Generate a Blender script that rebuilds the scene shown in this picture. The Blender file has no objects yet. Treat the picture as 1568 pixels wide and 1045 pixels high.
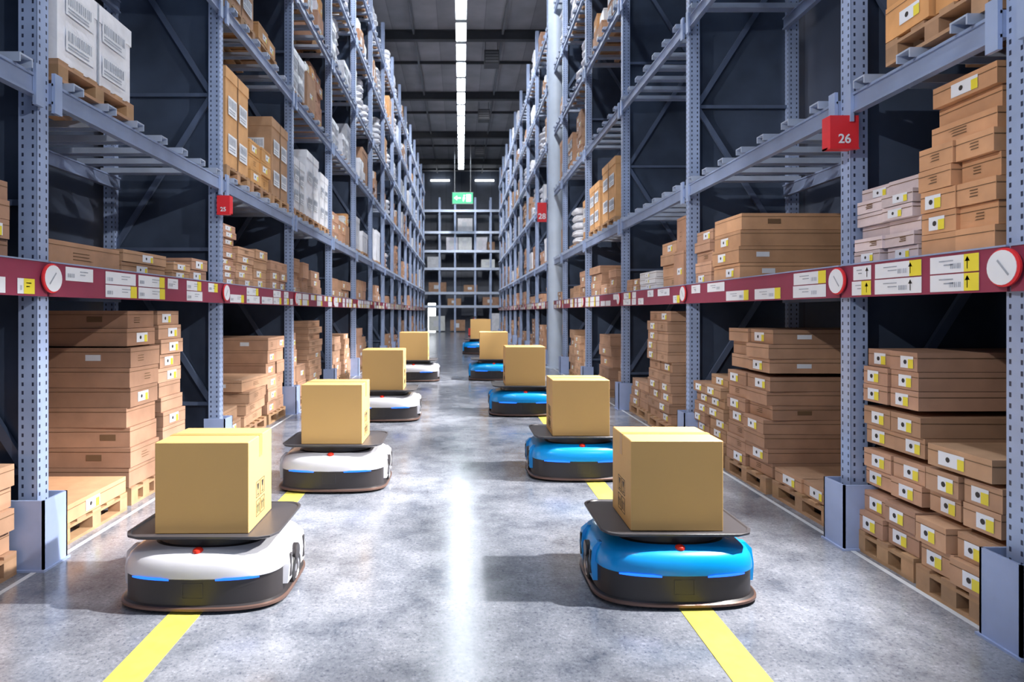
import bpy, math, random
from mathutils import Matrix, Vector
random.seed(7)
scene = bpy.context.scene
scene.view_settings.view_transform = 'Standard'
R = random.uniform

# ------------------------------------------------------------------ materials
MATS = {}
def mk(name, col, rough=0.5, metal=0.0, var=0.08, nscale=6.0, bump=0.0, bscale=60.0, attr=False,
       emis=None, estr=0.0, spec=0.5, coat=0.0):
    m = bpy.data.materials.new(name); m.use_nodes = True
    nt = m.node_tree; N = nt.nodes; L = nt.links
    b = N['Principled BSDF']
    b.inputs['Roughness'].default_value = rough
    b.inputs['Metallic'].default_value = metal
    b.inputs['Specular IOR Level'].default_value = spec
    b.inputs['Coat Weight'].default_value = coat
    tc = N.new('ShaderNodeTexCoord')
    nz = N.new('ShaderNodeTexNoise'); nz.inputs['Scale'].default_value = nscale; nz.inputs['Detail'].default_value = 4
    L.new(tc.outputs['Object'], nz.inputs['Vector'])
    mr = N.new('ShaderNodeMapRange'); mr.inputs['From Min'].default_value = .25; mr.inputs['From Max'].default_value = .75
    mr.inputs['To Min'].default_value = 1 - var; mr.inputs['To Max'].default_value = 1 + var
    L.new(nz.outputs['Fac'], mr.inputs['Value'])
    vm = N.new('ShaderNodeVectorMath'); vm.operation = 'SCALE'
    if attr:
        at = N.new('ShaderNodeAttribute'); at.attribute_name = 'Col'
        mu = N.new('ShaderNodeVectorMath'); mu.operation = 'MULTIPLY'
        mu.inputs[1].default_value = col[:3]
        L.new(at.outputs['Color'], mu.inputs[0]); L.new(mu.outputs[0], vm.inputs[0])
    else:
        vm.inputs[0].default_value = col[:3]
    L.new(mr.outputs[0], vm.inputs['Scale'])
    L.new(vm.outputs[0], b.inputs['Base Color'])
    if bump > 0:
        n2 = N.new('ShaderNodeTexNoise'); n2.inputs['Scale'].default_value = bscale
        L.new(tc.outputs['Object'], n2.inputs['Vector'])
        bp = N.new('ShaderNodeBump'); bp.inputs['Strength'].default_value = bump; bp.inputs['Distance'].default_value = .01
        L.new(n2.outputs['Fac'], bp.inputs['Height']); L.new(bp.outputs[0], b.inputs['Normal'])
    if emis:
        b.inputs['Emission Color'].default_value = (*emis, 1); b.inputs['Emission Strength'].default_value = estr
    MATS[name] = m
    return m

mk('carton', (.46, .27, .175), .75, attr=True, var=.16, nscale=5, bump=.12, bscale=18)
mk('carton_clean', (.68, .42, .155), .62, var=.035, nscale=2)
mk('carton_tape', (.56, .32, .10), .35, var=.03)
mk('carton_seam', (.16, .09, .045), .8)
mk('ink', (.035, .03, .028), .7)
mk('label_grey', (.34, .38, .46), .5, var=.2, nscale=30)
mk('label_white', (.76, .79, .86), .5, var=.03)
mk('label_yellow', (.80, .68, .05), .5, var=.03)
mk('label_strip', (.27, .040, .085), .45, var=.06)
mk('rack_blue', (.34, .43, .65), .36, .2, var=.16, nscale=3)
mk('rack_beam', (.27, .34, .52), .36, .2, var=.18, nscale=3)
mk('rack_brace', (.10, .135, .22), .38, .3, var=.18, nscale=3)
mk('deck_bar', (.50, .58, .74), .34, .35, var=.1)
mk('board', (.13, .10, .09), .7, var=.2)
mk('wood', (.40, .24, .135), .75, attr=True, var=.18, nscale=9)
mk('wrap_white', (.78, .80, .87), .28, attr=True, var=.12, nscale=5, bump=.5, bscale=14)
mk('red_sign', (.70, .03, .04), .4)
mk('robot_white', (.68, .68, .73), .25, var=.01, coat=.3)
mk('robot_blue', (.0, .34, .86), .30, var=.01, coat=.2)
mk('robot_dark', (.030, .026, .028), .38, var=.05)
mk('robot_tray', (.06, .056, .062), .36, var=.05)
mk('robot_trim', (.17, .10, .08), .35, .4)
mk('rubber', (.015, .015, .017), .6)
mk('robot_metal', (.5, .5, .53), .3, .8)
mk('robot_led', (.01, .10, .9), .3, emis=(.01, .17, 1.0), estr=1.7)
mk('button_red', (.85, .04, .02), .25)
mk('stripe_yellow', (.62, .53, .10), .45, var=.18, nscale=14)
mk('line_white', (.55, .58, .63), .45, var=.1, nscale=14)
mk('ceil_beam', (.06, .065, .075), .5)
mk('duct', (.16, .17, .19), .5)
mk('fixture', (.25, .26, .28), .5)
mk('lamp_glow', (1, 1, 1), .5, emis=(.84, .92, 1.0), estr=36)
mk('lamp_and_door_glow', (1, 1, 1), .5, emis=(.90, .95, 1.0), estr=5)
mk('exit_green', (.0, .40, .18), .4, emis=(.0, .50, .20), estr=.7)
mk('exit_white', (.9, .95, .9), .4, emis=(.9, 1, .95), estr=.9)
mk('column', (.46, .54, .67), .5, var=.10, nscale=2)
mk('protector', (.32, .40, .63), .45, .05, var=.08)
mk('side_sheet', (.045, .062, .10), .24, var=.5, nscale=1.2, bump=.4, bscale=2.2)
mk('truck_red', (.6, .03, .03), .35)

def perforated():
    m = mk('upright', (.34, .43, .65), .36, .2, var=.16, nscale=3)
    nt = m.node_tree; N = nt.nodes; L = nt.links; b = N['Principled BSDF']
    src = b.inputs['Base Color'].links[0].from_socket
    uv = N.new('ShaderNodeUVMap'); uv.uv_map = 'UVMap'
    sp = N.new('ShaderNodeSeparateXYZ'); L.new(uv.outputs[0], sp.inputs[0])
    def M(op, a, bb=None, c=None):
        n = N.new('ShaderNodeMath'); n.operation = op
        for i, v in enumerate((a, bb, c)):
            if v is None: continue
            if isinstance(v, (int, float)): n.inputs[i].default_value = v
            else: L.new(v, n.inputs[i])
        return n.outputs[0]
    au = M('ABSOLUTE', sp.outputs[0])
    du = M('ABSOLUTE', M('SUBTRACT', au, .030))
    fv = M('FRACT', M('DIVIDE', sp.outputs[1], .05))
    dv = M('MULTIPLY', M('ABSOLUTE', M('SUBTRACT', fv, .5)), .05)
    mask = M('MULTIPLY', M('LESS_THAN', du, .0062), M('LESS_THAN', dv, .011))
    mx = N.new('ShaderNodeMix'); mx.data_type = 'RGBA'
    L.new(mask, mx.inputs[0]); L.new(src, mx.inputs[6]); mx.inputs[7].default_value = (.03, .04, .08, 1)
    L.new(mx.outputs[2], b.inputs['Base Color'])
perforated()

def floor_mat():
    m = bpy.data.materials.new('polished_concrete'); m.use_nodes = True
    nt = m.node_tree; N = nt.nodes; L = nt.links; b = N['Principled BSDF']
    tc = N.new('ShaderNodeTexCoord')
    def noise(s, d=5, r=.6):
        n = N.new('ShaderNodeTexNoise'); n.inputs['Scale'].default_value = s; n.inputs['Detail'].default_value = d
        n.inputs['Roughness'].default_value = r; L.new(tc.outputs['Object'], n.inputs['Vector']); return n
    a = noise(2.4, 12, .74); f = noise(55, 4, .8)
    r1 = N.new('ShaderNodeValToRGB'); e = r1.color_ramp.elements
    e[0].position = .34; e[0].color = (.10, .113, .145, 1); e[1].position = .64; e[1].color = (.30, .315, .36, 1)
    L.new(a.outputs['Fac'], r1.inputs[0])
    r2 = N.new('ShaderNodeValToRGB'); e = r2.color_ramp.elements
    e[0].position = .36; e[0].color = (.45, .48, .57, 1); e[1].position = .46; e[1].color = (1, 1, 1, 1)
    e.new(.56).color = (1, 1, 1, 1); e.new(.67).color = (1.6, 1.6, 1.6, 1)
    L.new(f.outputs['Fac'], r2.inputs[0])
    mx = N.new('ShaderNodeMix'); mx.data_type = 'RGBA'; mx.blend_type = 'MULTIPLY'; mx.inputs[0].default_value = 1
    L.new(r1.outputs[0], mx.inputs[6]); L.new(r2.outputs[0], mx.inputs[7]); L.new(mx.outputs[2], b.inputs['Base Color'])
    rr = N.new('ShaderNodeMapRange'); rr.inputs['To Min'].default_value = .06; rr.inputs['To Max'].default_value = .34
    L.new(a.outputs['Fac'], rr.inputs['Value']); L.new(rr.outputs[0], b.inputs['Roughness'])
    b.inputs['Specular IOR Level'].default_value = .9
    bp = N.new('ShaderNodeBump'); bp.inputs['Strength'].default_value = .03; bp.inputs['Distance'].default_value = .01
    L.new(f.outputs['Fac'], bp.inputs['Height']); L.new(bp.outputs[0], b.inputs['Normal'])
    MATS['polished_concrete'] = m
floor_mat()

def ribbed(name, c1, c2, axis, period, rough):
    m = bpy.data.materials.new(name); m.use_nodes = True
    nt = m.node_tree; N = nt.nodes; L = nt.links; b = N['Principled BSDF']
    tc = N.new('ShaderNodeTexCoord'); sp = N.new('ShaderNodeSeparateXYZ'); L.new(tc.outputs['Object'], sp.inputs[0])
    d = N.new('ShaderNodeMath'); d.operation = 'DIVIDE'; L.new(sp.outputs[axis], d.inputs[0]); d.inputs[1].default_value = period
    f = N.new('ShaderNodeMath'); f.operation = 'FRACT'; L.new(d.outputs[0], f.inputs[0])
    r = N.new('ShaderNodeValToRGB'); e = r.color_ramp.elements
    e[0].position = .0; e[0].color = (*[c * .4 for c in c1], 1); e[1].position = 1; e[1].color = (*c2, 1)
    e.new(.03).color = (*c1, 1)
    L.new(f.outputs[0], r.inputs[0])
    nz = N.new('ShaderNodeTexNoise'); nz.inputs['Scale'].default_value = .8; nz.inputs['Detail'].default_value = 5
    L.new(tc.outputs['Object'], nz.inputs['Vector'])
    mr = N.new('ShaderNodeMapRange'); mr.inputs['To Min'].default_value = .5; mr.inputs['To Max'].default_value = 1.5
    L.new(nz.outputs['Fac'], mr.inputs['Value'])
    vm = N.new('ShaderNodeVectorMath'); vm.operation = 'SCALE'; L.new(r.outputs[0], vm.inputs[0]); L.new(mr.outputs[0], vm.inputs['Scale'])
    L.new(vm.outputs[0], b.inputs['Base Color']); b.inputs['Roughness'].default_value = rough
    MATS[name] = m
ribbed('ceiling_sheet', (.34, .35, .38), (.42, .43, .46), 0, .9, .6)
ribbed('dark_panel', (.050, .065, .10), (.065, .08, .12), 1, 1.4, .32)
ribbed('wall_far', (.12, .145, .20), (.14, .165, .22), 0, 1.2, .5)

# ------------------------------------------------------------------ mesh builder
class MB:
    def __init__(s, name):
        s.name = name; s.v = []; s.f = []; s.m = []; s.uv = []; s.c = []; s.slots = []
    def slot(s, n):
        if n not in s.slots: s.slots.append(n)
        return s.slots.index(n)
    def poly(s, pts, mat, col=(1, 1, 1), uv=None):
        i = len(s.v); s.v += [tuple(p) for p in pts]
        s.f.append(tuple(range(i, i + len(pts)))); s.m.append(s.slot(mat)); s.c.append(col)
        s.uv.append(uv or [(0, 0)] * len(pts))
    def box(s, x0, x1, y0, y1, z0, z1, mat, col=(1, 1, 1), M=None):
        if x0 > x1: x0, x1 = x1, x0
        xc = (x0 + x1) / 2; yc = (y0 + y1) / 2
        P = [(x, y, z) for x in (x0, x1) for y in (y0, y1) for z in (z0, z1)]
        i = len(s.v)
        s.v += [tuple(M @ Vector(p)) if M else p for p in P]
        k = s.slot(mat)
        for q, ax in (((0, 1, 3, 2), 0), ((4, 6, 7, 5), 0), ((0, 4, 5, 1), 1), ((2, 3, 7, 6), 1), ((0, 2, 6, 4), 2), ((1, 5, 7, 3), 2)):
            s.f.append(tuple(i + a for a in q)); s.m.append(k); s.c.append(col)
            if ax == 0: s.uv.append([(P[a][1] - yc, P[a][2]) for a in q])
            elif ax == 1: s.uv.append([(P[a][0] - xc, P[a][2]) for a in q])
            else: s.uv.append([(9, 9)] * 4)
    def bar(s, a, b, w, h, mat):
        a = Vector(a); b = Vector(b); d = b - a; l = d.length
        M = Matrix.Translation(a) @ d.to_track_quat('X', 'Z').to_matrix().to_4x4()
        s.box(0, l, -w / 2, w / 2, -h / 2, h / 2, mat, M=M)
    def loft(s, rings, mats, cap0=None, cap1=None):
        n = len(rings[0]); base = []
        for r in rings:
            base.append(len(s.v)); s.v += [tuple(p) for p in r]
        for i in range(len(rings) - 1):
            k = s.slot(mats[i] if isinstance(mats, (list, tuple)) else mats)
            for j in range(n):
                j2 = (j + 1) % n
                s.f.append((base[i] + j, base[i] + j2, base[i + 1] + j2, base[i + 1] + j)); s.m.append(k); s.c.append((1, 1, 1)); s.uv.append([(0, 0)] * 4)
        for cap, bi, rev in ((cap0, base[0], True), (cap1, base[-1], False)):
            if cap:
                q = tuple(range(bi, bi + n)); s.f.append(q[::-1] if rev else q)
                s.m.append(s.slot(cap)); s.c.append((1, 1, 1)); s.uv.append([(0, 0)] * n)
    def cyl(s, c, axis, prof, mat, n=28, cap0=True, cap1=True):
        ax = 'XYZ'.index(axis); rings = []
        for t, r in prof:
            ring = []
            for j in range(n):
                a = 2 * math.pi * j / n; p = [0, 0, 0]
                p[ax] = t; p[(ax + 1) % 3] = r * math.cos(a); p[(ax + 2) % 3] = r * math.sin(a)
                ring.append((p[0] + c[0], p[1] + c[1], p[2] + c[2]))
            rings.append(ring)
        m0 = mat if isinstance(mat, str) else mat[0]; m1 = mat if isinstance(mat, str) else mat[-1]
        s.loft(rings, mat, m0 if cap0 else None, m1 if cap1 else None)
    def mesh(s, smooth=False):
        me = bpy.data.meshes.new(s.name); me.from_pydata(s.v, [], s.f)
        for n in s.slots: me.materials.append(MATS[n])
        me.polygons.foreach_set('material_index', s.m)
        uvl = me.uv_layers.new(name='UVMap'); flat = []
        for u in s.uv:
            for a in u: flat += [a[0], a[1]]
        uvl.data.foreach_set('uv', flat)
        ca = me.color_attributes.new('Col', 'FLOAT_COLOR', 'CORNER'); fc = []
        for f, c in zip(s.f, s.c): fc += [c[0], c[1], c[2], 1.0] * len(f)
        ca.data.foreach_set('color', fc)
        if smooth:
            me.polygons.foreach_set('use_smooth', [True] * len(s.f)); me.set_sharp_from_angle(angle=math.radians(32))
        me.update(); return me
    def obj(s, smooth=False, parent=None):
        o = bpy.data.objects.new(s.name, s.mesh(smooth)); scene.collection.objects.link(o)
        if parent: o.parent = parent
        return o
def empty(name, loc=(0, 0, 0)):
    e = bpy.data.objects.new(name, None); e.location = loc; scene.collection.objects.link(e); return e

# ------------------------------------------------------------------ room shell
YB = 50.0; ZC = 12.6; XW = 3.8
b = MB('floor'); b.box(-XW, XW, -1.5, YB, -.1, 0, 'polished_concrete'); b.obj()
b = MB('ceiling'); b.box(-XW, XW, -1.5, YB, ZC, ZC + .1, 'ceiling_sheet'); b.obj()
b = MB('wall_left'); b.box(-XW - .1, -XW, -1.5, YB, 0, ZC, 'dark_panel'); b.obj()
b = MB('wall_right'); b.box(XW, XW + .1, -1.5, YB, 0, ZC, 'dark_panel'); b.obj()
b = MB('wall_back'); b.box(-XW, XW, YB, YB + .1, 0, ZC, 'wall_far')
b.obj()
b = MB('floor_marking_tape')
b.box(-1.45, -1.29, -.5, 24, 0, .003, 'stripe_yellow'); b.box(1.10, 1.265, -.5, 24, 0, .003, 'stripe_yellow')
b.box(-2.47, -2.44, -.5, 43, 0, .002, 'line_white'); b.box(2.44, 2.47, -.5, 43, 0, .002, 'line_white')
b.obj()
b = MB('ceiling_beams')
y = 4.0
while y < YB:
    b.box(-XW, XW, y - .13, y + .13, ZC - .38, ZC - .36, 'ceil_beam'); b.box(-XW, XW, y - .03, y + .03, ZC - .36, ZC - .02, 'ceil_beam')
    b.box(-XW, XW, y - .13, y + .13, ZC - .02, ZC, 'ceil_beam')
    b.box(-XW, XW, y + 3.0, y + 3.08, ZC - .12, ZC, 'ceil_beam')
    y += 7
for x in (-1.9, 1.6): b.box(x, x + .08, 0, YB, ZC - .16, ZC - .06, 'duct')
b.obj()
for (x, y) in ((1.25, 26), (1.2, 33.5), (1.2, 41)):
    b = MB('ceiling_vent'); b.box(x - .3, x + .3, y - .3, y + .3, ZC - 1.0, ZC - .45, 'ceil_beam')  # hung grey vent box with front slats
    for k in range(4): b.box(x - .26, x + .26, y - .315, y - .30, ZC - .94 + k * .12, ZC - .88 + k * .12, 'duct')
    for dx in (-.25, .25): b.box(x + dx - .015, x + dx + .015, y - .015, y + .015, ZC - .45, ZC, 'duct')
    b.obj()
b = MB('linear_ceiling_light'); y = -.8
while y < 44:
    b.box(-.17, .17, y, y + 1.42, 11.5, 11.52, 'lamp_glow'); b.box(-.19, .19, y - .02, y + 1.44, 11.52, 11.62, 'fixture')
    for dx in (-.1, .1): b.box(dx - .008, dx + .008, y + .78, y + .8, 11.62, ZC, 'fixture')
    y += 1.75
b.box(-.05, .05, -.8, 44, 11.6, 11.66, 'fixture'); b.obj()

# ------------------------------------------------------------------ racks
XF = 2.5
LV = [1.66, 2.82, 4.64, 6.25, 7.9, 9.5]
DECK = [1.80] + [z + .11 for z in LV[1:]]
def rack(side, posts):
    s = side
    root = empty('pallet_rack')
    up = MB('uprights'); bm = MB('beams'); dk = MB('deck_bars'); br = MB('bracing'); lb = MB('price_labels'); pr = MB('post_protectors'); sh = MB('side_sheets')
    for y in posts:
        for xa in (XF, 3.58):
            x0 = s * (xa - .01); x1 = s * (xa + .10)
            up.box(x0, x1, y - .05, y - .045, 0, 10.9, 'upright')
            up.box(s * (xa - .012), s * (xa - .008), y - .05, y + .05, 0, 10.9, 'upright')
            up.box(x0, s * (xa + .005), y - .045, y + .05, 0, 10.9, 'rack_blue')
            up.box(s * (xa + .095), x1, y - .045, y + .05, 0, 10.9, 'rack_blue')
            up.box(s * (xa - .05), s * (xa + .14), y - .09, y + .09, 0, .012, 'rack_blue')
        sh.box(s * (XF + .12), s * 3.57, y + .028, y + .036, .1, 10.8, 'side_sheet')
        z = .55; k = 0
        while z < 10.3:
            br.box(s * (XF + .1), s * 3.58, y - .015, y + .015, z - .018, z + .018, 'rack_brace')
            z2 = z + 1.6
            if z2 < 10.8:
                a = (s * (XF + .1), y, z + .03); c = (s * 3.58, y, z2 - .03)
                if k % 2: a, c = (s * 3.58, y, z + .03), (s * (XF + .1), y, z2 - .03)
                br.bar(a, c, .03, .055, 'rack_brace')
            z = z2; k += 1
        xa, xb = s * 2.405, s * 2.62; ya, yb = y - .12, y + .10
        pr.box(xa, xb, ya, ya + .012, 0, .41, 'protector'); pr.box(xa, xa + s * .012, ya, yb, 0, .41, 'protector')
        pr.box(xa, xb, yb - .012, yb, 0, .41, 'protector')
        pr.box(xa - s * .012, xb, ya - .012, yb + .012, 0, .012, 'protector')
    for a, c in zip(posts[:-1], posts[1:]):
        a2, c2 = a + .05, c - .05
        for li, z in enumerate(LV):
            if li == 0:
                bm.box(s * 2.47, s * 2.52, a2, c2, 1.60, 1.80, 'rack_beam')
                bm.box(s * 2.456, s * 2.469, a2 - .04, c2 + .04, 1.592, 1.795, 'label_strip')
                bm.box(s * 2.45, s * 2.47, a2 - .04, c2 + .04, 1.795, 1.803, 'rack_blue')
                bm.box(s * 3.50, s * 3.55, a2, c2, 1.60, 1.76, 'rack_beam')
                bm.box(s * 2.52, s * 3.56, a2, c2, 1.765, 1.795, 'board')
            else:
                for xx in (2.46, 3.50):
                    bm.box(s * xx, s * (xx + .05), a2, c2, z - .065, z - .05, 'rack_beam')
                    bm.box(s * (xx + .012), s * (xx + .05), a2, c2, z - .05, z + .045, 'rack_beam')
                    bm.box(s * xx, s * (xx + .05), a2, c2, z + .045, z + .06, 'rack_beam')
                n = max(2, int((c2 - a2) / .36)); 
                for k in range(n):
                    yy = a2 + (k + .5) * (c2 - a2) / n
                    dk.box(s * 2.42, s * 3.57, yy - .055, yy - .045, z + .06, z + .11, 'deck_bar')
                    dk.box(s * 2.42, s * 3.57, yy + .045, yy + .055, z + .06, z + .11, 'deck_bar')
                    dk.box(s * 2.42, s * 3.57, yy - .045, yy + .045, z + .10, z + .11, 'deck_bar')
                for yy in (a + .05, c - .12):
                    bm.box(s * 2.448, s * 2.47, yy, yy + .07, z - .12, z + .12, 'rack_blue')
        near_arrow = (s > 0 and 2.5 < a < 3)
        yy = a + .16
        while yy < c - .2:
            w = R(.22, .5) if not near_arrow else R(.32, .42)
            if yy + w > c - .12: w = c - .12 - yy
            if w < .12: break
            for r_ in random.choice(((0,), (1,), (0, 1), (0, 1), (0, 1))) if not near_arrow else (0, 1):
                z0 = 1.603 + r_ * .093; z1 = z0 + .086
                x = s * 2.4535; ww = w * R(.85, 1)
                lb.poly([(x, yy, z0), (x, yy + ww, z0), (x, yy + ww, z1), (x, yy, z1)], 'label_white')
                x = s * 2.452
                if random.random() < .45:
                    q = yy + ww - .09 if s < 0 else yy
                    lb.poly([(x, q, z0), (x, q + .09, z0), (x, q + .09, z1), (x, q, z1)], 'label_yellow')
                if a < 9:
                    q = yy + (.11 if s > 0 else .02)
                    for k in range(7):
                        if q > yy + ww - .1: break
                        t = R(.003, .007); lb.poly([(x, q, z0 + .02), (x, q + t, z0 + .02), (x, q + t, z1 - .04), (x, q, z1 - .04)], 'label_grey'); q += t + R(.003, .008)
                    for zz, e in ((.058, .8), (.038, .7)):
                        lb.poly([(x, yy + ww * .5, z0 + zz), (x, yy + ww * e, z0 + zz), (x, yy + ww * e, z0 + zz + .006), (x, yy + ww * .5, z0 + zz + .006)], 'label_grey')
                    if near_arrow:
                        q = yy + ww * .22
                        lb.poly([(x, q - .003, z0 + .015), (x, q + .003, z0 + .015), (x, q + .003, z0 + .07), (x, q - .003, z0 + .07)], 'ink')
                        lb.poly([(x, q - .016, z0 + .052), (x, q + .016, z0 + .052), (x, q, z0 + .076)], 'ink')
            yy += w + R(.0, .16)
    for y in posts:
        lb.cyl((s * 2.44, y, 1.70), 'X', [(0, .088), (-s * .010, .088), (-s * .010, .080)], ['red_sign', 'red_sign', 'red_sign'], 24)
        lb.cyl((s * 2.43, y + .008, 1.70), 'X', [(0, .079), (-s * .002, .079)], 'label_white', 24)
        x = s * 2.4265
        lb.poly([(x, y - .035, 1.668), (x, y + .025, 1.738), (x, y + .032, 1.731), (x, y - .028, 1.661)], 'label_grey')
    for o in (up, bm, dk, br, lb, pr, sh): o.obj(parent=root)
    return root
PL = [.97 + 2.8 * k for k in range(16)]
PR = [0.0, 2.84] + [4.1 + 2.85 * k for k in range(14)]
rack(-1, PL); rack(1, PR)

# ------------------------------------------------------------------ goods
def tint(a=.1):
    k = 1 + R(-a, a); return (k, k * (1 + R(-.04, .03)), k * (1 + R(-.08, .06)))
def carton(mb, s, ya, yb, da, db, z0, z1, mat='carton', col=None, rot=1.5, label=.7, near=True, seam=True):
    col = col or tint()
    xa, xb = s * (XF + da), s * (XF + db)
    c = Vector(((xa + xb) / 2, (ya + yb) / 2, 0))
    M = Matrix.Translation(c) @ Matrix.Rotation(math.radians(R(-rot, rot)), 4, 'Z') @ Matrix.Translation(-c)
    mb.box(xa, xb, ya + .003, yb - .003, z0 + .001, z1 - .002, mat, col, M)
    def q(pts, m, cc=(1, 1, 1)): mb.poly([M @ Vector(p) for p in pts], m, cc)
    h = z1 - z0; w = yb - ya; x = xa - s * .002
    if not near: 
        if random.random() < label:
            y0 = ya + w * R(.1, .5); y1 = y0 + w * .3; a = z0 + h * .3; b_ = z0 + h * .7
            q([(x, y0, a), (x, y1, a), (x, y1, b_), (x, y0, b_)], 'label_white')
            q([(xa + (xb - xa) * .15, ya, a), (xa + (xb - xa) * .4, ya, a), (xa + (xb - xa) * .4, ya, b_), (xa + (xb - xa) * .15, ya, b_)], 'label_white')
        return
    if seam:
        zz = z1 - min(.035, h * .35)
        q([(x, ya + .004, zz), (x, yb - .004, zz), (x, yb - .004, zz + .004), (x, ya + .004, zz + .004)], 'carton_seam')
        q([(xa, ya + .001, zz), (xb, ya + .001, zz), (xb, ya + .001, zz + .004), (xa, ya + .001, zz + .004)], 'carton_seam')
    if random.random() < label:
        lw = min(.17, w * .45); lh = min(.075, h * .62); y0 = ya + (w - lw) * R(.25, .75); a = z0 + (h - lh) * .4
        x2 = xa - s * .003; x3 = xa - s * .004
        q([(x2, y0, a), (x2, y0 + lw, a), (x2, y0 + lw, a + lh), (x2, y0, a + lh)], 'label_white')
        yq = y0 if s > 0 else y0 + lw - lh * .7
        q([(x3, yq, a), (x3, yq + lh * .6, a), (x3, yq + lh * .6, a + lh * .75), (x3, yq, a + lh * .75)], 'label_yellow')
        cy, cz, r = y0 + lw * .62 if s > 0 else y0 + lw * .35, a + lh * .5, lh * .2
        q([(x3, cy + r * math.cos(t * .785), cz + r * math.sin(t * .785)) for t in range(8)], 'ink')
    elif random.random() < .6:   # printed block on the end face
        y0 = ya + w * R(.15, .5); a = z0 + h * .3; x2 = xa - s * .003
        for k in range(3):
            q([(x2, y0, a + k * h * .13), (x2, y0 + w * R(.15, .3), a + k * h * .13), (x2, y0 + w * .2, a + k * h * .13 + .006), (x2, y0, a + k * h * .13 + .006)], 'carton_seam')
    if random.random() < .3:
        dx = s * R(.1, .3); a = z0 + h * .35
        q([(xa + dx, ya + .001, a), (xa + dx + s * .12, ya + .001, a), (xa + dx + s * .12, ya + .001, a + min(.05, h * .3)), (xa + dx, ya + .001, a + min(.05, h * .3))], random.choice(['carton_seam', 'label_white']))
def pallet(mb, s, ya, yb, da, db, z0):
    c = tint(.15)
    for k in range(3):
        d = da + (db - da - .09) * k / 2
        for j in range(3):
            y = ya + (yb - ya - .1) * j / 2
            mb.box(s * (XF + d), s * (XF + d + .09), y, y + .1, z0 + .02, z0 + .1, 'wood', tint(.15))
        mb.box(s * (XF + d), s * (XF + d + .09), ya, yb, z0, z0 + .02, 'wood', c)
        mb.box(s * (XF + d), s * (XF + d + .09), ya, yb, z0 + .1, z0 + .118, 'wood', c)
    n = max(3, int((yb - ya) / .15))
    for k in range(n):
        y = ya + (yb - ya - .1) * k / (n - 1)
        mb.box(s * (XF + da), s * (XF + db), y, y + .1, z0 + .118, z0 + .135, 'wood', tint(.15))
    return z0 + .137
def stack(mb, s, ya, yb, da, db, z0, ztop, h, ny=1, jit=.025, near=True, label=.7, pal=False, col=None, mat='carton', rot=1.5, drop=.0):
    if pal: z0 = pallet(mb, s, ya, yb, da, db, z0)
    z = z0
    base = col or tint(.14)
    while z + h * .9 <= ztop:
        for j in range(ny):
            if z > z0 + h and random.random() < drop: continue
            w = (yb - ya) / ny; y0 = ya + j * w
            k = 1 + R(-.15, .12); cc = tuple(c_ * k for c_ in base)
            dd = R(-jit, jit)
            carton(mb, s, y0, y0 + w - .006, da + .02 + dd, db - .03 + dd, z, z + h, mat, cc, rot, label, near)
        z += h
    return z
def wrapped(mb, s, ya, yb, da, db, z0, ztop, near=True, white=True, pal=True):
    if pal: z0 = pallet(mb, s, ya, yb, da, db, z0)
    mat = 'wrap_white' if white else 'carton'
    k = R(.8, 1.1); col = (k, k, k) if white else tint(.1)
    if not white and random.random() < .35: col = (1.25, 1.2, .85)
    x0, x1 = s * (XF + da + .02), s * (XF + db - .02)
    mb.box(x0, x1, ya + .02, yb - .02, z0, ztop - .04, mat, col)
    mb.box(x0 - s * .008, x1, ya + .012, yb - .012, ztop - .12, ztop, mat, tuple(c * 1.05 for c in col))
    h = ztop - z0; w = yb - ya
    for k in range(2 if near else 1):
        for r_ in range(2 if near else 1):
            y0 = ya + w * (.10 + .45 * k); a = z0 + h * (.12 + .4 * r_) + R(0, .04); q = w * .34; hh = min(.2, h * .26)
            x = x0 - s * .012
            mb.poly([(x, y0, a), (x, y0 + q, a), (x, y0 + q, a + hh), (x, y0, a + hh)], 'label_white')
            xs = x0 + (x1 - x0) * (.10 + .45 * k); q2 = s * .3
            mb.poly([(xs, ya + .010, a), (xs + q2, ya + .010, a), (xs + q2, ya + .010, a + hh), (xs, ya + .010, a + hh)], 'label_white')
            if near:
                x = x0 - s * .014; t = 0.02
                while t < q - .03:
                    e = R(.006, .018)
                    mb.poly([(x, y0 + t, a + hh * .45), (x, y0 + t + e, a + hh * .45), (x, y0 + t + e, a + hh * .9), (x, y0 + t, a + hh * .9)], 'label_grey')
                    mb.poly([(xs + s * t, ya + .008, a + hh * .45), (xs + s * (t + e), ya + .008, a + hh * .45), (xs + s * (t + e), ya + .008, a + hh * .9), (xs + s * t, ya + .008, a + hh * .9)], 'label_grey')
                    t += e + R(.006, .014)
                for zz in (.12, .26):
                    mb.poly([(x, y0 + .02, a + hh * zz), (x, y0 + q * .8, a + hh * zz), (x, y0 + q * .8, a + hh * (zz + .07)), (x, y0 + .02, a + hh * (zz + .07))], 'label_grey')
    mb.box(x0 - s * .010, x0 - s * .008, (ya + yb) / 2 - .01, (ya + yb) / 2 + .01, z0, ztop, 'label_grey' if white else 'carton_seam')
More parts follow.
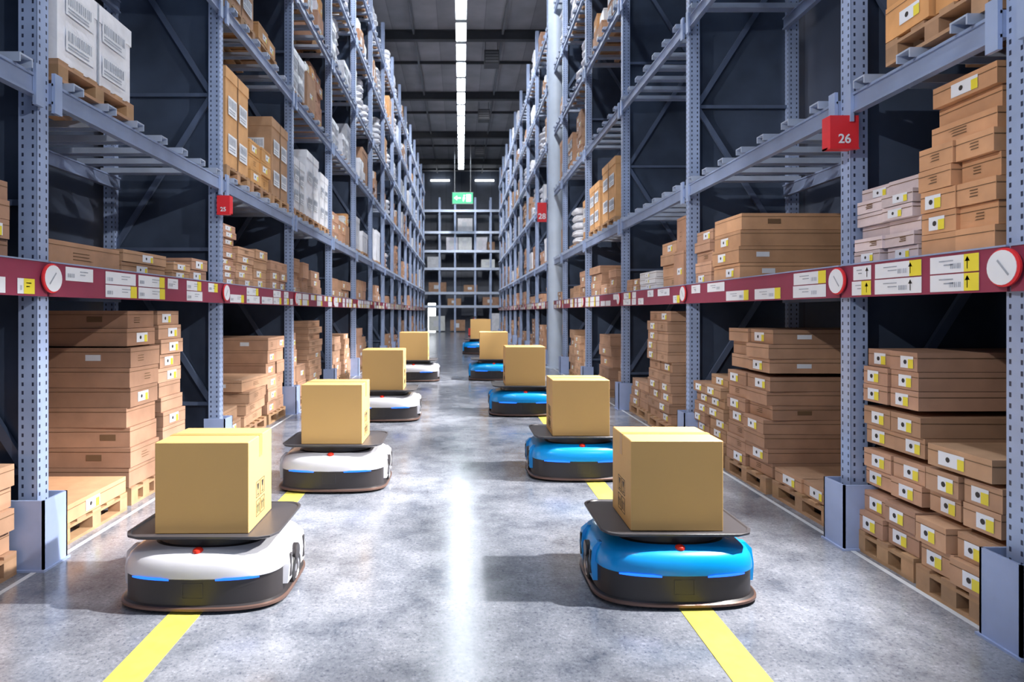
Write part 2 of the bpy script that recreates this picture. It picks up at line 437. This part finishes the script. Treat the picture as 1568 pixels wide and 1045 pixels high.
def bag(mb, s, ya, yb, da, db, z0, h):
    """soft white sack: pillow-shaped loft"""
    x0, x1 = s * (XF + da), s * (XF + db); cx, cy = (x0 + x1) / 2, (ya + yb) / 2; hw, hd = abs(x1 - x0) / 2, (yb - ya) / 2
    rings = []
    for t in range(7):
        u = t / 6; k = math.sqrt(max(.04, 1 - (2 * u - 1) ** 4)); ring = []
        for j in range(16):
            a = 2 * math.pi * j / 16; c = math.cos(a); q = math.sin(a); w = 1 + R(-.04, .04)
            ring.append((cx + math.copysign(abs(c) ** .5, c) * hw * k * w, cy + math.copysign(abs(q) ** .5, q) * hd * k * w, z0 + h * u))
        rings.append(ring)
    mb.loft(rings, 'wrap_white', 'wrap_white', 'wrap_white')

def generic(mb, s, a, c, li, near):
    if li == -1: z0, top, lo, hi = 0, 1.5, .45, 1.45
    elif li == 0: z0, top, lo, hi = DECK[0], 2.7, .2, .72
    else: z0 = DECK[li]; top = z0 + 1.45; lo, hi = .55, 1.3
    y = a + .1
    while y < c - .45:
        w = R(.4, .95); w = min(w, c - .08 - y)
        if w < .35: break
        clash = s > 0 and y < 17.3 and y + w > 16.7
        if not clash and random.random() < (.92 if li <= 0 else (.92 if s < 0 else .80)):
            hh = z0 + R(lo, hi)
            da = R(0.02, .12)
            kind = random.random()
            if li <= 0 or (li < 3 and kind < .3):
                stack(mb, s, y, y + w, da, 1.0, z0, hh, random.choice((.11, .14, .19, .26)), random.choice((1, 1, 2)), near=near, pal=(li == -1), label=.5)
            elif kind < .42:
                zb = pallet(mb, s, y, y + w, da, 1.0, z0)
                while zb < hh - .1:
                    bag(mb, s, y + .03, y + w - .03, da + R(0, .05), .95, zb, .19); zb += .17
            elif kind < .58:
                zb = pallet(mb, s, y, y + w, da, 1.0, z0); zm = zb + (hh - zb) * .55
                carton(mb, s, y + .02, y + w - .02, da, 1.0, zb, max(zm, zb + .2), 'carton', tint(.2), 1.5, .8, near)
                zm = max(zm, zb + .2)
                carton(mb, s, y + .04, y + w * .5, da + .04, .9, zm, zm + R(.15, .3), 'wrap_white', None, 4, .8, near)
                carton(mb, s, y + w * .54, y + w - .04, da + .02, .85, zm, zm + R(.12, .35), 'carton', (1.4, 1.25, .8), 4, .8, near)
            else:
                wrapped(mb, s, y, y + w, da, 1.0, z0, max(hh, z0 + .45), near, white=random.random() < .55)
        y += w + R(.03, .12)

# ---- left, hand placed
s = -1
b = MB('carton_stack'); stack(b, s, 3.0, 3.62, .04, .95, 0, .66, .125, 1, pal=True, label=.4); stack(b, s, 1.9, 2.9, .04, .95, 0, .9, .125, 2, pal=True); b.obj()
b = MB('carton_stack'); stack(b, s, 2.95, 3.6, .05, .95, DECK[0], 2.3, .11, 2, label=.6); stack(b, s, 1.3, 2.85, .05, .95, DECK[0], 2.2, .15, 3); b.obj()
b = MB('carton_stack'); stack(b, s, 4.0, 4.80, .03, 1.0, 0, .27, .12, 1, pal=True, label=.9, rot=3, col=(1.3, 1.2, 1.0)); b.obj()
b = MB('carton_stack')
z = stack(b, s, 4.9, 5.36, .05, 1.08, 0, 1.22, .155, 1, pal=True, label=.25, col=(.80, .77, .77)); stack(b, s, 4.92, 5.36, .08, 1.05, z + .01, 1.53, .14, 1, label=.2, col=(.8, .76, .76))
stack(b, s, 5.42, 5.85, .05, 1.05, 0, 1.5, .125, 1, pal=True, label=.8, jit=.04); b.obj()
b = MB('carton_stack'); stack(b, s, 3.9, 4.85, .1, 1.0, DECK[0], 1.99, .17, 1, label=0); 
stack(b, s, 4.9, 5.6, .06, .9, DECK[0], 2.0, .095, 1, label=1, jit=.05); stack(b, s, 5.65, 6.0, .06, .9, DECK[0], 1.97, .075, 1, label=1); stack(b, s, 6.05, 6.45, .06, .9, DECK[0], 2.03, .11, 1, label=1); b.obj()
b = MB('shrink_wrapped_carton'); wrapped(b, s, 3.9, 4.8, -.02, 1.0, DECK[1], 3.62); b.obj()
b = MB('carton_stack'); stack(b, s, 6.75, 7.35, .05, 1.0, 0, .45, .14, 1, pal=True, drop=.2, rot=4, label=.2); stack(b, s, 7.45, 8.3, .05, 1.0, 0, .72, .14, 1, pal=True, rot=5, label=.1, jit=.06); stack(b, s, 8.4, 9.2, .05, 1.0, 0, 1.2, .17, 2, pal=True); b.obj()
b = MB('carton_stack'); stack(b, s, 6.68, 7.1, .02, .95, DECK[0], 2.46, .072, 1, label=.9); stack(b, s, 7.2, 7.75, .02, .95, DECK[0], 2.3, .09, 1, jit=.04, label=.9); stack(b, s, 7.8, 8.3, .02, .95, DECK[0], 2.38, .12, 1, label=.9); stack(b, s, 8.4, 9.2, .02, .95, DECK[0], 2.25, .13, 2); b.obj()
b = MB('palletised_carton'); wrapped(b, s, 6.7, 7.45, -.02, 1.0, DECK[1], 4.12, white=False); b.obj()
b = MB('carton_stack'); stack(b, s, 7.55, 8.35, 0, 1.0, DECK[1], 3.6, .17, 2, pal=True, col=(1.45, 1.35, .8)); b.obj()
b = MB('palletised_carton'); wrapped(b, s, 8.4, 9.2, 0, 1.0, DECK[1], 4.1, white=False); b.obj()
b = MB('carton_stack'); wrapped(b, s, 6.8, 7.7, 0, 1.0, DECK[2], 5.6, white=False); stack(b, s, 7.8, 8.6, 0, 1, DECK[2], 5.2, .2, 2, pal=True, col=(1.4, 1.3, .85)); b.obj()
b = MB('shrink_wrapped_carton'); wrapped(b, s, 9.5, 10.2, 0, 1.0, DECK[1], 3.85); wrapped(b, s, 10.3, 11.2, 0, 1, DECK[1], 4.15); wrapped(b, s, 11.3, 12.0, 0, 1, DECK[1], 4.0); b.obj()
for i, (a, c) in enumerate(zip(PL[:-1], PL[1:])):
    if i < 2: continue
    b = MB('stored_cartons')
    for li in range(-1, 6):
        if i == 2 and li < 3: continue
        if i == 3 and li == 1: continue
        generic(b, -1, a, c, li, i < 5)
    b.obj()
# ---- right, hand placed
s = 1
b = MB('labelled_carton_stack')
z = stack(b, s, 3.5, 4.02, .0, 1.0, 0, .40, .125, 2, pal=True, label=1, jit=.02)
z = stack(b, s, 3.5, 4.02, .03, 1.0, z + .03, .66, .115, 2, label=1, jit=.03)
z = stack(b, s, 3.5, 4.02, .02, 1.0, z + .035, .95, .115, 2, label=1, jit=.03)
z = stack(b, s, 3.55, 4.02, .03, 1.0, z + .03, 1.32, .11, 2, label=1, jit=.03); b.obj()
b = MB('labelled_carton_stack')
z = stack(b, s, 2.98, 3.44, -.03, 1.0, 0, .40, .13, 2, pal=True, label=1, jit=.03)
z = stack(b, s, 2.98, 3.44, .0, 1.0, z + .03, .72, .12, 2, label=1, jit=.04)
z = stack(b, s, 2.98, 3.40, .0, 1.0, z + .02, .90, .115, 1, label=1, jit=.05); b.obj()
b = MB('carton_stack'); stack(b, s, 3.5, 4.03, .0, .9, DECK[0], 2.33, .078, 2, label=.35, jit=.03, mat='wrap_white', col=(.9, .74, .70)); b.obj()
b = MB('carton_stack'); z = stack(b, s, 2.97, 3.46, .0, .9, DECK[0], 2.45, .115, 2, label=.3, jit=.03, col=(1.25, 1.15, .95)); stack(b, s, 3.02, 3.44, .05, .9, z, 2.7, .11, 1, label=.3, col=(1.3, 1.2, 1)); b.obj()
b = MB('palletised_carton'); stack(b, s, 2.98, 3.7, -.02, 1.0, DECK[1], 3.75, .2, 2, pal=True, col=(1.45, 1.25, .75)); b.obj()
b = MB('carton_stack'); stack(b, s, 4.35, 5.15, .03, 1.0, 0, .26, .11, 2, pal=True, label=.9, rot=4); b.obj()
b = MB('carton_stack')
z = stack(b, s, 5.2, 6.0, .0, 1.1, 0, 1.0, .118, 2, pal=True, label=.5, jit=.03); z = stack(b, s, 5.2, 6.0, .03, 1.1, z + .03, 1.40, .12, 2, label=.5, jit=.05); b.obj()
b = MB('carton_stack'); stack(b, s, 6.08, 6.5, .0, 1.0, 0, .95, .105, 1, pal=True, label=1, jit=.05); stack(b, s, 6.52, 6.85, .0, 1.0, 0, .85, .105, 1, pal=True, label=1, jit=.05); b.obj()
b = MB('carton_stack'); stack(b, s, 5.75, 6.35, .02, 1.1, DECK[0], 2.40, .15, 1, label=.5, col=(1.15, 1.1, .95)); stack(b, s, 6.4, 6.85, .02, 1.1, DECK[0], 2.35, .11, 1, label=.6); b.obj()
b = MB('carton_stack'); stack(b, s, 7.15, 7.6, .05, 1.0, 0, .2, .11, 1, label=.6); stack(b, s, 7.65, 8.5, .0, 1.05, 0, 1.52, .125, 2, pal=True, label=.6, jit=.03); stack(b, s, 8.7, 9.6, .05, 1.0, 0, .6, .125, 2, pal=True, label=.6, jit=.03); b.obj()
b = MB('carton_stack'); stack(b, s, 7.15, 7.5, .02, 1.1, DECK[0], 2.62, .4, 1, label=.2, mat='carton'); stack(b, s, 7.55, 8.1, .05, 1.0, DECK[0], 2.4, .14, 1); stack(b, s, 8.2, 8.9, .0, 1.0, DECK[0], 2.05, .08, 1, mat='wrap_white'); stack(b, s, 9.0, 9.6, .0, 1.0, DECK[0], 2.05, .09, 2); b.obj()
b = MB('shrink_wrapped_carton'); wrapped(b, s, 10.3, 11.3, 0, 1.0, DECK[1], 4.05, white=False); wrapped(b, s, 11.5, 12.4, 0, 1, DECK[1], 3.9, white=False); b.obj()
b = MB('carton_stack'); stack(b, s, .3, 2.7, .0, 1.0, 0, .9, .13, 4, pal=True, label=1); stack(b, s, .3, 2.7, 0, 1, DECK[0], 2.3, .13, 5); b.obj()
for i, (a, c) in enumerate(zip(PR[:-1], PR[1:])):
    if i < 3: continue
    b = MB('stored_cartons')
    for li in range(-1, 6):
        if i == 3 and li < 4: continue
        if i == 4 and li in (1, 2): continue
        generic(b, 1, a, c, li, i < 6)
    b.obj()

# ------------------------------------------------------------------ far end rack + goods
root = empty('pallet_rack')
b = MB('frame')
for x in (-3.3, -1.6, -.45, 1.05, 2.2, 3.4):
    for y in (47.0, 48.2): b.box(x - .07, x + .07, y - .06, y + .06, 0, 10.0, 'rack_blue')
for z in (1.9, 2.9, 4.7, 6.0, 7.4, 9.0):
    for y in (46.93, 48.27): b.box(-3.4, 3.5, y - .03, y + .03, z - .09, z + .09, 'deck_bar')
    b.box(-3.4, 3.5, 46.96, 48.2, z + .06, z + .09, 'board')
b.obj(parent=root)
b = MB('stored_cartons')
for (x, z, w, h) in ((-.25, 7.5, 1.1, .95), (-1.1, 6.1, .85, .95), (-.2, 6.1, 1.0, .95), (1.0, 6.1, .95, .95), (1.9, 6.1, .6, .6), (-2.5, 4.8, 1.0, .8), (1.5, 4.8, 1.0, .6),
                     (-2.4, 3.0, 1.3, .7), (.2, 3.0, 1, .5), (-1, 2.0, 1, .5), (1.6, 2, 1.2, .6), (-2.4, .1, 1.2, 1.1), (2.2, .1, 1.2, 1.3), (-.8, .1, 1.1, .8), (.9, .1, 1.0, .9)):
    wh = h > .9 or random.random() < .3
    b.box(x, x + w, 46.98, 47.9, z, z + h, 'wrap_white' if wh else 'carton', tint(.15)); b.box(x + w * .3, x + w * .6, 46.965, 46.98, z + h * .3, z + h * .7, 'label_white')
b.obj(parent=root)
b = MB('exit_sign')
b.box(-.55, .75, 40, 40.12, 8.35, 9.05, 'exit_green')
b.box(-.58, .78, 39.99, 40.13, 8.32, 8.35, 'fixture'); b.box(-.58, .78, 39.99, 40.13, 9.05, 9.08, 'fixture')
for x in (-.4, .6): b.box(x - .02, x + .02, 40.05, 40.08, 9.08, ZC, 'fixture')
y = 39.985
b.poly([(.32, y, 8.47), (.62, y, 8.47), (.62, y, 8.93), (.32, y, 8.93)], 'exit_white')
b.poly([(-.45, y, 8.70), (-.25, y, 8.55), (-.25, y, 8.85)], 'exit_white'); b.poly([(-.25, y, 8.66), (-.02, y, 8.66), (-.02, y, 8.74), (-.25, y, 8.74)], 'exit_white')
b.cyl((.2, y + .005, 8.86), 'Y', [(0, .05), (-.01, .05)], 'exit_white', 12)
b.poly([(.1, y, 8.5), (.16, y, 8.48), (.26, y, 8.7), (.2, y, 8.8), (.12, y, 8.76)], 'exit_white'); b.obj()
b = MB('wall_strip_light')
for x in (-2.4, 1.1): b.box(x, x + 1.5, 49.8, 49.92, 11.8, 11.92, 'lamp_and_door_glow'); b.box(x - .02, x + 1.52, 49.92, 49.99, 11.78, 11.94, 'fixture')
b.obj()
b = MB('door_1'); b.box(-2.6, -2.0, 49.9, 49.95, 0, 2.2, 'lamp_and_door_glow'); b.box(-2.7, -2.6, 49.88, 49.98, 0, 2.3, 'fixture'); b.box(-2.0, -1.9, 49.88, 49.98, 0, 2.3, 'fixture'); b.box(-2.7, -1.9, 49.88, 49.98, 2.2, 2.3, 'fixture'); b.obj()  # door leaf is no lamp; its brightness is put in as emission
b = MB('round_column')  # round column standing in the right-hand rack row
b.cyl((2.56, 17.0, 0), 'Z', [(0, .3), (.03, .3), (.03, .225), (ZC, .225)], 'column', 32); b.obj(True)
b = MB('hand_pallet_truck')
for x in (.45, .95): b.box(x, x + .17, 39.0, 40.15, .06, .12, 'truck_red')
b.box(.45, 1.12, 38.75, 39.05, .06, .5, 'truck_red'); b.bar((.785, 38.8, .4), (.785, 38.45, 1.2), .05, .05, 'truck_red'); b.box(.6, .97, 38.42, 38.47, 1.16, 1.22, 'rubber')
b.cyl((.70, 38.72, .09), 'X', [(0, .09), (.17, .09)], 'rubber', 20)
for x in (.5, 1.0): b.cyl((x, 40.0, .04), 'X', [(0, .04), (.07, .04)], 'rubber', 16)
b.obj()

# ------------------------------------------------------------------ signs
def sign(x0, x1, y, z0, z1, txt, sz):
    b = MB('aisle_number_sign'); b.box(x0, x1, y - .03, y + .0, z0, z1, 'red_sign')
    b.box(x0 - .004, x1 + .004, y - .034, y, z0 - .006, z0, 'red_sign'); b.box(x0, x1, y - .0, y + .06, z0, z0 + .01, 'red_sign')
    b.box(x0, x0 + .01, y, y + .06, z0, z1, 'red_sign') if x0 > 0 else b.box(x1 - .01, x1, y, y + .06, z0, z1, 'red_sign')
    o = b.obj()
    cu = bpy.data.curves.new('number', 'FONT'); cu.body = txt; cu.size = sz; cu.align_x = 'CENTER'; cu.extrude = .001; cu.offset = sz * .02
    t = bpy.data.objects.new('number', cu); cu.materials.append(MATS['label_white']); scene.collection.objects.link(t)
    t.rotation_euler = (math.pi / 2, 0, 0); t.location = ((x0 + x1) / 2, y - .033, z0 + (z1 - z0) * .15); t.parent = o
sign(2.325, 2.505, 4.02, 2.535, 2.74, '26', .08)
sign(-2.49, -2.36, 6.49, 2.50, 2.69, '25', .06)
sign(2.2, 2.46, 18.25, 4.1, 4.65, '28', .22)

# ------------------------------------------------------------------ robots
def outline(hw, hd, bulge, z, p=5.2, n=120, cy=0):
    r = []
    for j in range(n):
        t = 2 * math.pi * j / n; c = math.cos(t); s_ = math.sin(t)
        x = math.copysign(abs(c) ** (2 / p), c) * hw; y = math.copysign(abs(s_) ** (2 / p), s_) * hd
        if y < 0: y *= 1 + bulge / hd * (1 - (x / hw) ** 2)
        r.append((x, y + cy, z))
    return r
WX = 1.06
def robot_mesh(shell):
    b = MB('warehouse_robot')
    D, S = 'robot_dark', shell
    prof = [(.012, .380, .29), (.018, .408, .318), (.030, .408, .318), (.034, .400, .31), (.040, .386, .30), (.06, .383, .30), (.168, .383, .30), (.170, .388, .304),
            (.174, .391, .307), (.200, .390, .306), (.230, .384, .300), (.256, .370, .288), (.272, .350, .270), (.284, .315, .242), (.292, .27, .2), (.298, .25, .19), (.345, .25, .19)]
    mats = [D, 'robot_trim', 'robot_trim', D, D, D, D, S, S, S, S, S, S, S, D, D]
    b.loft([outline(w * WX, d, .055, z) for z, w, d in prof], mats, D, D)
    tp = [(.340, .33, .25), (.345, .392, .292), (.352, .400, .30), (.362, .402, .302), (.364, .400, .300), (.364, .390, .291), (.358, .385, .286)]
    def tray_ring(z, w, d):
        w *= .98; pts = []
        k = .085
        pts += [(-w, -d + k, z), (-w + k * .35, -d + k * .3, z), (-w + k, -d, z), (w - k, -d, z), (w - k * .35, -d + k * .3, z), (w, -d + k, z)]
        for j in range(9):
            a = math.radians(j * 11.25); pts.append((w - .09 + .09 * math.cos(a), d - .09 + .09 * math.sin(a), z))
        for j in range(9):
            a = math.radians(90 + j * 11.25); pts.append((-w + .09 + .09 * math.cos(a), d - .09 + .09 * math.sin(a), z))
        return pts
    b.loft([tray_ring(z, w, d) for z, w, d in tp], 'robot_tray', 'robot_tray', 'robot_tray')
    for x0, x1 in ((-.32, -.115), (.115, .32)):
        up, lo = [], []
        N = 14; HW = .391 * WX
        for k in range(N + 1):
            x = x0 + (x1 - x0) * k / N; hd = .307
            yy = hd * (1 - abs(x / HW) ** 5.2) ** (1 / 5.2); yy = -yy * (1 + .055 / hd * (1 - (x / HW) ** 2)) - .003
            sl = .006 * min(1, k / 3, (N - k) / 3)
            lo.append((x, yy + .002, .164)); up.append((x, yy, .172 + sl))
        for k in range(N): b.poly([lo[k], lo[k + 1], up[k + 1], up[k]], 'robot_led')
    for x in (-.05, .05): b.box(x - .0012, x + .0012, -.3555, -.346, .075, .148, 'robot_tray')
    for z in (.075, .148): b.box(-.05, .05, -.3555, -.346, z, z + .0015, 'robot_tray')
    b.cyl((0, -.285, .264), 'Z', [(0, .026), (.014, .026), (.016, .022)], 'robot_metal', 20)
    b.cyl((0, -.285, .276), 'Z', [(0, .024), (.012, .026), (.020, .023), (.026, .013), (.027, .004)], 'button_red', 20)
    for s_ in (-1, 1):
        b.cyl((s_ * .372, .0, .088), 'X', [(0, .088), (s_ * .045, .088), (s_ * .055, .082), (s_ * .056, .055), (s_ * .050, .05), (s_ * .052, .02)], ['rubber', 'rubber', 'rubber', 'robot_metal', 'robot_dark', 'robot_metal'], 32)
        b.cyl((s_ * .37, .0, .18), 'X', [(0, .045), (s_ * .06, .045), (s_ * .064, .04)], D, 24)
        for yc in (-.135, .135):
            pr = []
            for z, w, o in ((.07, .04, .395), (.075, .05, .425), (.16, .045, .432), (.24, .035, .424), (.27, .022, .395)):
                pr.append([(s_ * (o - .06), yc - w, z), (s_ * o, yc - w * .8, z), (s_ * o, yc + w * .8, z), (s_ * (o - .06), yc + w, z)])
            b.loft(pr, S, S, S)
            b.box(s_ * .42, s_ * .434, yc - .012, yc + .012, .10, .22, D)
        for yc in (-.22, .22):
            b.cyl((s_ * .22 - .015, yc, .032), 'X', [(0, .032), (.03, .032)], 'rubber', 20)
    return b.mesh(True)
MEW = robot_mesh('robot_white'); MEB = robot_mesh('robot_blue')
def carton_mesh():
    b = MB('cardboard_box'); W, D_, H = .240, .205, .47
    r = .004
    def ring(w, d, z): 
        pts = []
        for cx, cy, a0 in ((w - r, d - r, 0), (-w + r, d - r, 90), (-w + r, -d + r, 180), (w - r, -d + r, 270)):
            for k in range(4): 
                a = math.radians(a0 + k * 30); pts.append((cx + r * math.cos(a), cy + r * math.sin(a), z))
        return pts
    b.loft([ring(W - r, D_ - r, 0), ring(W, D_, r), ring(W, D_, H - r), ring(W - r, D_ - r, H)], 'carton_clean', 'carton_clean', 'carton_clean')
    e = .0012
    b.box(-W, W, -.0015, .0015, H, H + .0006, 'carton_seam')
    b.box(-W - e, W + e, -.028, .028, H + .0006, H + .0016, 'carton_tape')
    for s_ in (-1, 1):
        b.box(s_ * W, s_ * (W + e), -.028, .028, H - .115, H + .001, 'carton_tape')
        x = s_ * (W + e)
        def Q(y0, z0, y1, z1): b.box(s_ * W, x, y0, y1, z0, z1, 'ink')
        def frame(y0, z0, w, h, t=.003): Q(y0, z0, y0 + w, z0 + t); Q(y0, z0 + h - t, y0 + w, z0 + h); Q(y0, z0, y0 + t, z0 + h); Q(y0 + w - t, z0, y0 + w, z0 + h)
        for y0 in (-.085, -.005):
            frame(y0, .045, .07, .085); frame(y0, .145, .07, .085)
            for k in (.018, .045):
                Q(y0 + k, .06, y0 + k + .008, .095); b.poly([(x, y0 + k - .007, .095), (x, y0 + k + .015, .095), (x, y0 + k + .004, .115)], 'ink')
            Q(y0 + .02, .155, y0 + .05, .160); Q(y0 + .033, .16, y0 + .037, .185)
            b.poly([(x, y0 + .027, .185), (x, y0 + .043, .185), (x, y0 + .052, .218), (x, y0 + .018, .218)], 'ink')
    return b.mesh(False)
MEC = carton_mesh()
ROB = [(-1.335, 3.50, 1.0, 0, 0), (-1.09, 5.60, 1.07, 0, 0), (-1.08, 9.0, 1.18, 0, 0), (-1.02, 13.95, 1.28, 0, 0),
       (1.125, 3.54, 1.0, 1, 0), (1.08, 5.95, 1.07, 1, 0), (.93, 9.45, 1.2, 1, 0), (.72, 14.2, 1.28, 1, 0), (.70, 22.9, 1.5, 1, 0)]
for (x, y, sc, blue, rz) in ROB:
    o = bpy.data.objects.new('warehouse_robot', MEB if blue else MEW); scene.collection.objects.link(o)
    o.location = (x, y, 0); o.scale = (sc,) * 3; o.rotation_euler = (0, 0, math.radians(rz))
    c = bpy.data.objects.new('cardboard_box', MEC); scene.collection.objects.link(c)
    c.location = (x, y - .04 * sc, .359 * sc); c.scale = (sc,) * 3; c.rotation_euler = (0, 0, math.radians(rz + R(-1, 1)))

# ------------------------------------------------------------------ lights
w = bpy.data.worlds.new('World'); scene.world = w; w.use_nodes = True
w.node_tree.nodes['Background'].inputs[0].default_value = (.60, .74, 1.0, 1); w.node_tree.nodes['Background'].inputs[1].default_value = .55
def spot(loc, tgt, power, ang, size=.03, col=(1, .97, .94), blend=.7):
    l = bpy.data.lights.new('added_spot', 'SPOT'); l.energy = power; l.spot_size = math.radians(ang); l.spot_blend = blend; l.shadow_soft_size = size; l.color = col
    o = bpy.data.objects.new('added_spot', l); scene.collection.objects.link(o); o.location = loc
    o.rotation_euler = (Vector(tgt) - Vector(loc)).to_track_quat('-Z', 'Y').to_euler()
# added unseen spots over the aisle: key light and cast shadow per robot
for (x, y, sc, blue, rz) in ROB[:4] + ROB[4:8]:
    if blue: spot((2.38, y - .2, 2.45 * sc ** .5), (x - .55, y + .05, .0), 900, 82, blend=.75)
    else: spot((x + 2.7, y - .25, 3.20), (x - .55, y + .05, .0), 1700, 48, blend=.75)
for y0, y1 in ((1.2, 4.6), (5.0, 8.5), (10, 14), (17, 22), (26, 32)):  # unseen spots added to rake both racks for contrast
    k = 1 + 1.0 * (y0 > 9)
    spot((-1.9, y0, 4.4), (3.0, y1, 2.2), 520 * k, 62, .05)
    spot((1.9, y0, 4.4), (-3.0, y1, 2.2), 520 * k, 62, .05)
    if y0 > 4:  # more unseen spots, added up high to brighten the upper shelves
        spot((0, y0 + 2, 11.2), (3.4, y1 + 6, 6.5), 600 * k, 70, .2)
        spot((0, y0 + 2, 11.2), (-3.4, y1 + 6, 6.5), 600 * k, 70, .2)

cam = bpy.data.cameras.new('camera'); co = bpy.data.objects.new('camera', cam); scene.collection.objects.link(co)
co.location = (0, 0, 1.5); co.rotation_euler = (math.pi / 2, 0, 0)
cam.sensor_width = 36; cam.lens = 970 / 1568 * 36; cam.shift_x = 78 / 1568; cam.shift_y = -44.5 / 1568
cam.dof.use_dof = True; cam.dof.focus_distance = 4.3; cam.dof.aperture_fstop = 2.8
cam.clip_start = .05; cam.clip_end = 200
scene.camera = co
